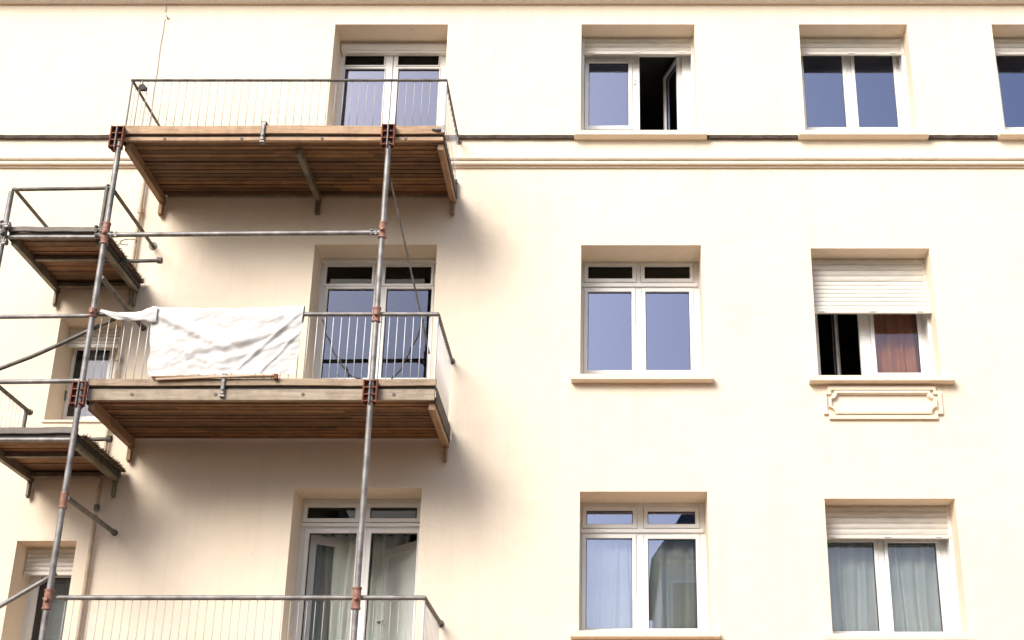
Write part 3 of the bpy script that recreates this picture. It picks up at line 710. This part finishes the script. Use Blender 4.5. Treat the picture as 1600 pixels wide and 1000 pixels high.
YP = YF - .05     # plane of the standards
def pole(label, pxt, yt, r, fullz=0.0):
    p = W(pxt, yt, YP); rt = thing('scaffold_pole', (p.x, YP, fullz), label, 'pole', 'upright scaffold poles')
    MB().tube([(p.x, YP, fullz), (p.x, YP, p.z)], r, 18).build('tube_body', M['steel'], rt, smooth='auto')
    MB().box(p.x - .08, p.x + .08, YP - .08, YP + .08, fullz, fullz + .012).build('foot_plate', M['dark_steel'], rt)
    return rt, p.x
def pz(y): return W(955, y, YP).z
P1, X1 = pole('upright scaffold pole passing the left ends of the wide platforms', 187, 222, .031)
P2, X2 = pole('upright scaffold pole in front of the three glazed doors', 607.5, 222, .031)
P0, X0 = pole('upright scaffold pole at the far left edge, beside the small platforms', 18, 300, .030)
box_clamp(P1, 186, 199, 236, YP); box_clamp(P1, 126.5, 597, 638, YP)
box_clamp(P2, 608, 196, 233, YP); box_clamp(P2, 580, 595, 634, YP)
coupler(P1, (X1, YP, pz(365)), 'z', .041, .26); coupler(P1, (X1, YP, pz(489)), 'z', .041, .10)
coupler(P1, (X1, YP, pz(782)), 'z', .0365, .17, lug=False); coupler(P1, (X1, YP, pz(937)), 'z', .042, .20)
coupler(P2, (X2, YP, pz(360)), 'z', .041, .19); coupler(P2, (X2, YP, pz(492)), 'z', .041, .17); coupler(P2, (X2, YP, pz(935)), 'z', .042, .22)
for y in (352, 378): swivel(P0, (X0, YP, pz(y)), 'steel', 1.1)
coupler(P0, (X0, YP, pz(366)), 'z', .036, .20, 'dark_steel')

G = 'horizontal scaffold tubes'
z = pz(367); tube_thing('scaffold_tube', 'bright horizontal tube crossing between the poles under the topmost platform', [(X1 + .03, YP, z), (X2 - .03, YP, pz(363.5))], .027, 'steel', group=G)
t_ = bpy.data.objects['scaffold_tube']; swivel(t_, (X1 + .10, YP, z), 'steel', .8); swivel(t_, (X2 - .09, YP, pz(364)), 'steel', .8)
z = pz(492); xl = W(-90, 492, YP).x; t2 = tube_thing('scaffold_tube', 'horizontal tube running off the left edge level with the cloth', [(xl, YP + .05, pz(493.5)), (X1 + .02, YP + .05, pz(490.5))], .024, 'steel', group=G)
xl = W(-90, 595, YP).x; t3 = tube_thing('scaffold_tube', 'horizontal tube running off the left edge at the middle platform level', [(xl, YP + .04, pz(596)), (X1, YP + .04, pz(593))], .026, 'steel', group=G)
# curved brace tubes at the left
pts = [W(-60, 598, YP + .02), W(0, 576, YP + .03), W(50, 557, YP + .05), W(100, 535, YP + .07), W(140, 516, YP + .08), W(180, 498, YP + .09)]
tube_thing('brace_tube', 'slightly bent slanting brace tube above the lower left platform', pts, .022, 'dark_steel', group='slanting brace tubes at the left', cat='tube')
tube_thing('brace_tube', 'straight slanting brace tube in front of the far left lowest door', [W(-60, 982, YP + .05), W(88, 896, YP + .05)], .024, 'steel', group='slanting brace tubes at the left')
# railing of the small upper platform
zU = PU['zd']; zr = W(955, 295, YF).z; xa, xb = W(22, 297, YF).x, W(168, 294, YF).x
rt = thing('guard_rail', ((xa + xb) / 2, YF, zU), 'bare tube guard rail round the small upper left platform', 'railing')
MB().tube([(xa - .02, YF, zr - .01), (xb + .05, YF, zr + .01)], .021, 14).build('front_rail', M['dark_steel'], rt, smooth='auto')
MB().tube([(xa, YF, zr), (xa, -.005, zr)], .02, 14).build('side_rail', M['dark_steel'], rt, smooth='auto')
xs_ = W(178, 302, YF).x
m_ = MB().tube([(xs_, YF, zr - .03), (xs_, -.005, zr - .03)], .021, 14); flange(m_, xs_, zr - .03, .05); m_.build('side_rail', M['dark_steel'], rt, smooth='auto')
MB().tube([(xb, YF - .01, zr + .03), (xb, YF - .01, zU - .05)], .022, 14).build('post', M['dark_steel'], rt, smooth='auto')
swivel(rt, (xb, YF - .02, zU + .04), 'dark_steel', 1.0); swivel(rt, (xb, YF - .02, zU - .02), 'dark_steel', .9); swivel(rt, (xb + .04, YF, zr + .01), 'dark_steel', .8)
# railing of the small lower platform
zV = PV['zd']; zr = W(955, 560, YF).z; xs_ = W(-27, 560, YF).x
rt = thing('guard_rail', (xs_, YF, zV), 'thin-barred end railing of the small lower left platform', 'railing')
pe = W(45, 643, -.3)
pa = Vector((pe.x, YF, pe.z)); 
m_ = MB().tube([(pe.x, YF, pe.z), (pe.x, -.28, pe.z)], .022, 14).tube([(pe.x, -.30, pe.z), (pe.x, -.26, pe.z)], .035, 12); m_.build('side_rail', M['dark_steel'], rt, smooth='auto')
MB().tube([(pe.x, -.36, zV), (pe.x, -.36, pe.z)], .02, 12).build('post', M['dark_steel'], rt, smooth='auto')
for k in range(9):
    yy = -.42 - k * .1; MB().tube([(pe.x, yy, zV), (pe.x, yy, pe.z)], .0045, 6).build('baluster', M['bar'], rt, smooth=True)
# deck-edge tubes of the small platforms and cross tubes below
for rt, y, yx, lab in ((PU, 370, 409, 'U'), (PV, 686, 713, 'V')):
    zz = rt['zd']; x0, x1 = rt['x0'], rt['x1']
    MB().tube([(x0 - .02, YF + .0, zz - .035), (x1 + .0, YF + .0, zz - .035)], .022, 14).build('edge_tube', M['steel'], rt, smooth='auto')
    MB().box(x0 + .09, x1 + (-.06), -.86, -.80, zz - .05, zz - .012).build('cross_bar', M['bracket_steel'], rt, bevel=.004)
    MB().box(x0 + .09, x1 - .06, -.14, -.075, zz - .06, zz - .012).build('cross_bar', M['bracket_steel'], rt, bevel=.004)
# tubes sticking out to the right
def stickout(label, a, b, r):
    t = tube_thing('stub_tube', label, [a, b], r, 'dark_steel', group='stub tubes poking out under the small platforms')
    b = Vector(b); MB().tube([b + Vector((-.02, 0, 0)), b + Vector((.03, 0, 0))], r * 1.7, 12).build('end_cap', M['dark_steel'], t, smooth='auto')
zz = W(955, 407, -.75).z; stickout('stub tube with a round cap poking out right of the small upper platform', (W(150, 407, -.75).x, -.75, zz - .02), (W(249, 406, -.75).x, -.75, zz), .022)
zz = W(955, 686, -.9).z; stickout('stub tube with a round cap poking out right of the small lower platform', (W(118, 687, -.9).x, -.9, zz - .01), (W(170, 686, -.9).x, -.9, zz), .022)
# ties from the pole back to the wall
for y, lab in ((433, 'wall tie tube between the small upper platform and the cloth'), (778, 'wall tie tube on the pole below the small lower platform')):
    zz = pz(y); m = tube_thing('wall_tie', lab, [(X1 + .03, YP, zz), (X1 + .03, -.01, zz)], .026, 'dark_steel', group='short tie tubes from the pole to the wall')
    flange(MB(), X1 + .03, zz, .036).build('end_plate', M['dark_steel'], m, smooth='auto')
# thin slanting rod on the right
tube_thing('brace_rod', 'thin dark rod slanting down from the right pole past the middle glazed door', [W(609, 276, YP + .03), W(655, 480, -1.0), W(671, 553, -.85)], .011, 'dark_steel', cat='rod')

for lab, pts in (('dark cable drooping at the left jamb of the middle glazed door', [(504, 500, -.25), (509, 520, -.3), (519, 545, -.35), (533, 568, -.4), (548, 588, -.5), (566, 592, -.6)]),
                 ('dark cable drooping at the right side of the middle glazed door', [(661, 500, -.3), (657, 516, -.3), (645, 540, -.35), (635, 558, -.4), (626, 578, -.5), (612, 592, -.6)])):
    q = [W(*p) for p in pts]; sm = []
    for i in range(len(q) - 1):
        for k in range(5): sm.append(q[i].lerp(q[i + 1], k / 5) + Vector((.008 * math.sin(i * 5 + k), 0, .006 * math.cos(i * 3 + k * 1.3))))
    tag(MB().tube(sm + [q[-1]], .009, 8).build('loose_cable', M['black_steel_and_shade'], smooth=True), lab, 'cable', 'loose cables on the middle platform')

# frayed mats on the small platforms ------------------------------------
def frayed(rt, label, pf, pb):
    zz = rt['zd'] + .03; x1 = rt['x1']; rnd = random.Random(int(abs(x1) * 1000)); m_ = MB()
    n = 34; vs = []
    for i in range(n + 1):
        t = i / n; y = YF + .12 + (-.05 - YF - .12) * t
        vs += [(x1 - .14, y, zz), (x1 + .05 + .012 * rnd.uniform(-1, 1), y, zz - .02), (x1 + .05 + .012 * rnd.uniform(-1, 1), y, zz + .015), (x1 - .14, y, zz + .03)]
    m_.add(vs, [(i * 4 + k, i * 4 + (k + 1) % 4, i * 4 + 4 + (k + 1) % 4, i * 4 + 4 + k) for i in range(n) for k in range(4)])
    for k in range(900):
        y = rnd.uniform(YF + .12, -.04); a = Vector((x1 + rnd.uniform(-.03, .05), y, zz + rnd.uniform(-.01, .02)))
        d = Vector((rnd.uniform(.3, 1), rnd.uniform(-.6, .6), rnd.uniform(-.55, .75))).normalized() * rnd.uniform(.012, .055)
        m_.tube([a, a + d * .6 + Vector((0, 0, -.004)), a + d], [.004, .003, .001], 4)
    o = m_.build('frayed_mat', M['straw']); tag(o, label, 'mat', 'frayed dark mats on the small platforms')
frayed(PU, 'frayed dark fibre mat along the right end of the small upper platform', 0, 0)
frayed(PV, 'frayed dark fibre mat along the right end of the small lower platform', 0, 0)
# small wire loop on the upper mat
c = W(203, 378, -.9); MB().tube([c + Vector((.09 * math.cos(a) - .02, .05 * math.sin(a), .06 * math.sin(a))) for a in [R(q) for q in range(-20, 300, 16)]], .006, 7).build('wire_loop', M['dark_steel'], smooth=True)
tag(bpy.data.objects['wire_loop'], 'bent dark wire loop on the frayed mat of the small upper platform', 'wire')

# ------------------------------------------------------------------ white cloth on the middle railing
def cloth():
    Y = YF - .035; tl, tr = W(237, 480, Y), W(475, 478, Y); bl, br = W(230, 587, Y), W(462, 583, Y)
    nx, nz = 110, 64; vs = []; fs = []
    def ridge(d, w): return math.exp(-(d / w) ** 2)
    for j in range(nz + 1):
        v = j / nz
        for i in range(nx + 1):
            u = i / nx
            p = (tl.lerp(tr, u)).lerp(bl.lerp(br, u), v)
            # swags: catenary folds sagging between the top corners, and slanting folds on the right
            h = 0
            for (u0, v0, u1, v1, sag, amp, wd) in ((.0, .02, .55, .62, .10, .028, .035), (.05, .0, .75, .50, .30, .022, .05), (.30, .62, 1.0, .22, .16, .024, .035), (.45, .80, 1.0, .45, .06, .020, .03),
                                                   (.60, .92, 1.0, .05, .03, .026, .028), (.76, .98, 1.0, .36, .02, .020, .022), (.0, .35, .50, .86, .12, .014, .04), (.52, .04, .98, .12, .10, .012, .05), (.10, .12, .30, .97, -.05, .016, .03), (.25, .82, .62, .90, .05, .012, .025)):
                t = (u - u0) / (u1 - u0)
                if -.1 < t < 1.1:
                    vv = v0 + (v1 - v0) * t + sag * 4 * t * (1 - t) * .5
                    fade = max(0, min(1, (t + .1) * 5)) * max(0, min(1, (1.1 - t) * 5))
                    d = v - vv; h += .68 * amp * fade * (ridge(d, wd * 1.45) - .4 * ridge(d - wd * 2.2, wd * 1.7))
            q = Vector((u * 5, v * 3, 1.3)); h += .020 * noise.noise(q) + .010 * noise.noise(Vector((u * 9 + v * 6, v * 4 - u * 3, 2))) + .004 * noise.noise(q * 6) + .004 * noise.noise(Vector((u * 26 + v * 30, v * 7 - u * 8, 5))) + .0035 * abs(noise.noise(Vector((u * 14 - v * 5, v * 13 + u * 10, 8))))
            h += .010 * math.sin(u * 34 + 5 * v + 2 * noise.noise(q)) * max(0, v - .72) * 2
            edge = min(1, v * 7)
            y = p.y - h * edge
            z = p.z + (.060 * noise.noise(Vector((u * 4, 9, 2))) + .022 * noise.noise(Vector((u * 17, 3, 2))) + .03 * math.sin(u * 3.1) * (.6 - u)) * v - (.022 * math.sin(math.pi * u) + .01 * abs(math.sin(u * 14))) * (1 - v)
            x = p.x + .035 * noise.noise(Vector((v * 4, u * 2, 7))) * (1 if u < .5 else .6) + (.0)
            vs.append((x, y, z))
    # fold over the rail: rows above v=0 going back over the tube
    rows = []
    for (dy, dz) in ((.012, .018), (.035, .028), (.06, .018), (.066, -.03), (.062, -.16)):
        rows.append([(vs[i][0], vs[i][1] + dy, vs[i][2] + dz - (.006 * math.sin(i) if dz < 0 else 0)) for i in range(nx + 1)])
    allv = [v for r in reversed(rows) for v in r] + vs; nr = len(rows) + nz
    fs = [(j * (nx + 1) + i, (j + 1) * (nx + 1) + i, (j + 1) * (nx + 1) + i + 1, j * (nx + 1) + i + 1) for j in range(nr) for i in range(nx)]
    m_ = MB().add(allv, fs)
    # twisted corner pulled to the pole
    a0 = W(246, 490, Y - .01); a1 = W(157, 486, YP - .02); n = 30; k = 16; tv = []
    for i in range(n + 1):
        t = i / n; c = a0.lerp(a1, t) + Vector((0, 0, -.05 * math.sin(math.pi * t))); wd = .062 * (1 - t) ** .9 + .014 + .008 * noise.noise(Vector((t * 7, 1, 4)))
        for q in range(k):
            an = 2 * math.pi * q / k + t * 2.2; rr = 1 + .30 * math.sin(3 * an + t * 9) + .22 * math.sin(7 * an - t * 6) + .5 * noise.noise(Vector((t * 6, math.cos(an) * 1.5, math.sin(an) * 1.5)))
            tv.append(c + Vector((0, .022 * rr * math.cos(an) * (1.2 - .7 * t), wd * rr * math.sin(an))))
    m_.add(tv, [(i * k + q, i * k + (q + 1) % k, (i + 1) * k + (q + 1) % k, (i + 1) * k + q) for i in range(n) for q in range(k)])
    o = m_.build('cloth_sheet', M['cloth'], smooth=True, recalc=False)
    md = o.modifiers.new('sub', 'SUBSURF'); md.levels = md.render_levels = 1
    tag(o, 'creased white cloth sheet hung over the middle platform railing', 'cloth')
cloth()
# pale lath under the cloth, lying along the toe board
Y = YF - .03; a, b = W(237, 591, Y), W(430, 588, Y)
lt = thing('wooden_lath', ((a.x + b.x) / 2, Y, a.z), 'thin pale lath with dark brown ends lying on the toe board under the cloth', 'lath')
MB().beam(a + Vector((0, 0, .01)), b, .05, .016).build('lath_strip', M['fresh_y'], lt, bevel=.003)
MB().beam(a + Vector((.05, -.012, -.016)), b + Vector((-.25, -.012, .004)), .03, .022).build('lath_face', M['card'], lt, bevel=.003)
MB().box(b.x - .012, b.x + .03, Y - .03, Y + .02, b.z - .035, b.z + .02).build('lath_end', M['rust'], lt, bevel=.004)
# cable bundle hanging on the top rail
c = W(224, 137, YF - .03)
cb = thing('hanging_pulley', c, 'small dark pulley hanging from the left end of the topmost railing', 'pulley')
MB().tube([c + Vector((-.012, -.02, .0)), c + Vector((-.012, .02, 0))], .042, 12).tube([c + Vector((.015, -.015, -.012)), c + Vector((.015, .02, -.012))], .03, 10).build('wheel', M['black_steel_and_shade'], cb, bevel=.004, smooth='auto')
MB().tube([c + Vector((-.01, 0, .03)), c + Vector((-.02, .01, .085)), c + Vector((-.05, .03, .12)), c + Vector((-.08, .03, .118))], .008, 8).build('hook', M['dark_steel'], cb, smooth=True)
MB().tube([c + Vector((.02, 0, -.02)), c + Vector((.10, .02, -.16)), c + Vector((.22, .05, -.30)), c + Vector((.36, .1, -.42))], .0025, 6).build('cord', M['cable'], cb, smooth=True)
# clamp at the right end of the top toe board
x1 = PT['x1']; z = PT['zd']; m_ = MB().tube([(x1 - .1, YF - .03, z + .07), (x1 + .01, YF - .03, z + .08)], .022, 10).tube([(x1 - .14, YF - .03, z + .075), (x1 - .1, YF - .03, z + .075)], .012, 8).box(x1 - .03, x1 + .012, YF - .05, YF - .013, z + .02, z + .12)
m_.build('end_clamp', M['steel'], PT, bevel=.003)

# ------------------------------------------------------------------ house across the street (seen only mirrored in a pane)
def opposite_house(hx0, hx1, hy, he, hr, label, m, floors, cols):
    oh = thing('opposite_house', ((hx0 + hx1) / 2, hy - 5, 0), label, 'house', 'houses across the street')
    MB().box(hx0, hx1, hy - 10, hy, 0, he).build('wall', M[m], oh)
    MB().add([(hx0 - .3, hy + .3, he), (hx1 + .3, hy + .3, he), (hx1 + .3, hy - 10.3, he), (hx0 - .3, hy - 10.3, he), (hx0 + 1.0, hy - 1.2, he + hr), (hx1 - 1, hy - 1.2, he + hr), (hx1 - 1, hy - 9, he + hr), (hx0 + 1, hy - 9, he + hr)],
             [(0, 1, 5, 4), (1, 2, 6, 5), (2, 3, 7, 6), (3, 0, 4, 7), (4, 5, 6, 7), (3, 2, 1, 0)]).build('roof', M['opp_roof'], oh)
    for k in range(floors):
        zz = 1.0 + k * (he - .6) / floors
        MB().box(hx0 - .06, hx1 + .06, hy + .002, hy + .10, zz + 2.25, zz + 2.4).build('band', M['trim'], oh)
        for c in range(cols):
            xx = hx0 + (hx1 - hx0) * (c + .5) / cols
            wn = MB().box(xx - .5, xx + .5, hy - .05, hy + .05, zz, zz + 1.7).build('window', M['white'], oh)
            MB().box(xx - .42, xx + .42, hy + .051, hy + .055, zz + .08, zz + 1.62).build('pane', M['gasket'], wn)
opposite_house(1.6, 6.3, -28, 11.6, 2.2, 'grey rendered house with a steep slate roof across the street, mirrored in a lower pane', 'opp_wall', 4, 3)
opposite_house(14.5, 38, -28, 11.8, 2.0, 'long low tan terrace across the street, to the right of the grey house', 'opp_tan', 4, 10)
opposite_house(-38, -9.5, -28, 13.6, 2.2, 'tall tan apartment row across the street, to the left of the grey house', 'opp_tan', 4, 12)

# ------------------------------------------------------------------ light
SUN_EL, SUN_AZ = 35, 30            # azimuth: degrees to the left of straight out from the facade
sd = Vector((-math.sin(R(SUN_AZ)) * math.cos(R(SUN_EL)), -math.cos(R(SUN_AZ)) * math.cos(R(SUN_EL)), math.sin(R(SUN_EL))))
sl = bpy.data.lights.new('sun', 'SUN'); sl.energy = 1.5; sl.angle = R(28); sl.color = (1, .965, .92)
so = bpy.data.objects.new('sun', sl); COL.objects.link(so); so.rotation_euler = sd.to_track_quat('Z', 'Y').to_euler(); so.location = (-8, -12, 20)
w = bpy.data.worlds.new('World'); S.world = w; w.use_nodes = True; nt = w.node_tree
bg = nt.nodes['Background']; sky = nt.nodes.new('ShaderNodeTexSky'); sky.sky_type = 'NISHITA'; sky.sun_disc = False
sky.sun_elevation = R(SUN_EL); sky.sun_rotation = math.atan2(sd.x, sd.y)
sky.air_density = 1.0; sky.dust_density = 3.0; sky.ozone_density = 1.0
nt.links.new(sky.outputs[0], bg.inputs[0]); bg.inputs[1].default_value = .09

# ------------------------------------------------------------------ camera
cd = bpy.data.cameras.new('camera'); cam = bpy.data.objects.new('camera', cd); COL.objects.link(cam)
cam.location = (0, -D, CZ); cam.rotation_euler = (math.pi / 2 + TH, 0, 0)
cd.sensor_width = 36; cd.lens = 36 * F / 1600; cd.shift_x = (800 - PX) / 1600; cd.shift_y = 0; cd.clip_end = 1000
S.camera = cam
S.view_settings.view_transform = 'Standard'; S.view_settings.look = 'None'; S.view_settings.exposure = 1.32; S.view_settings.gamma = 1
S.cycles.max_bounces = 10; S.cycles.diffuse_bounces = 5; S.cycles.transparent_max_bounces = 12
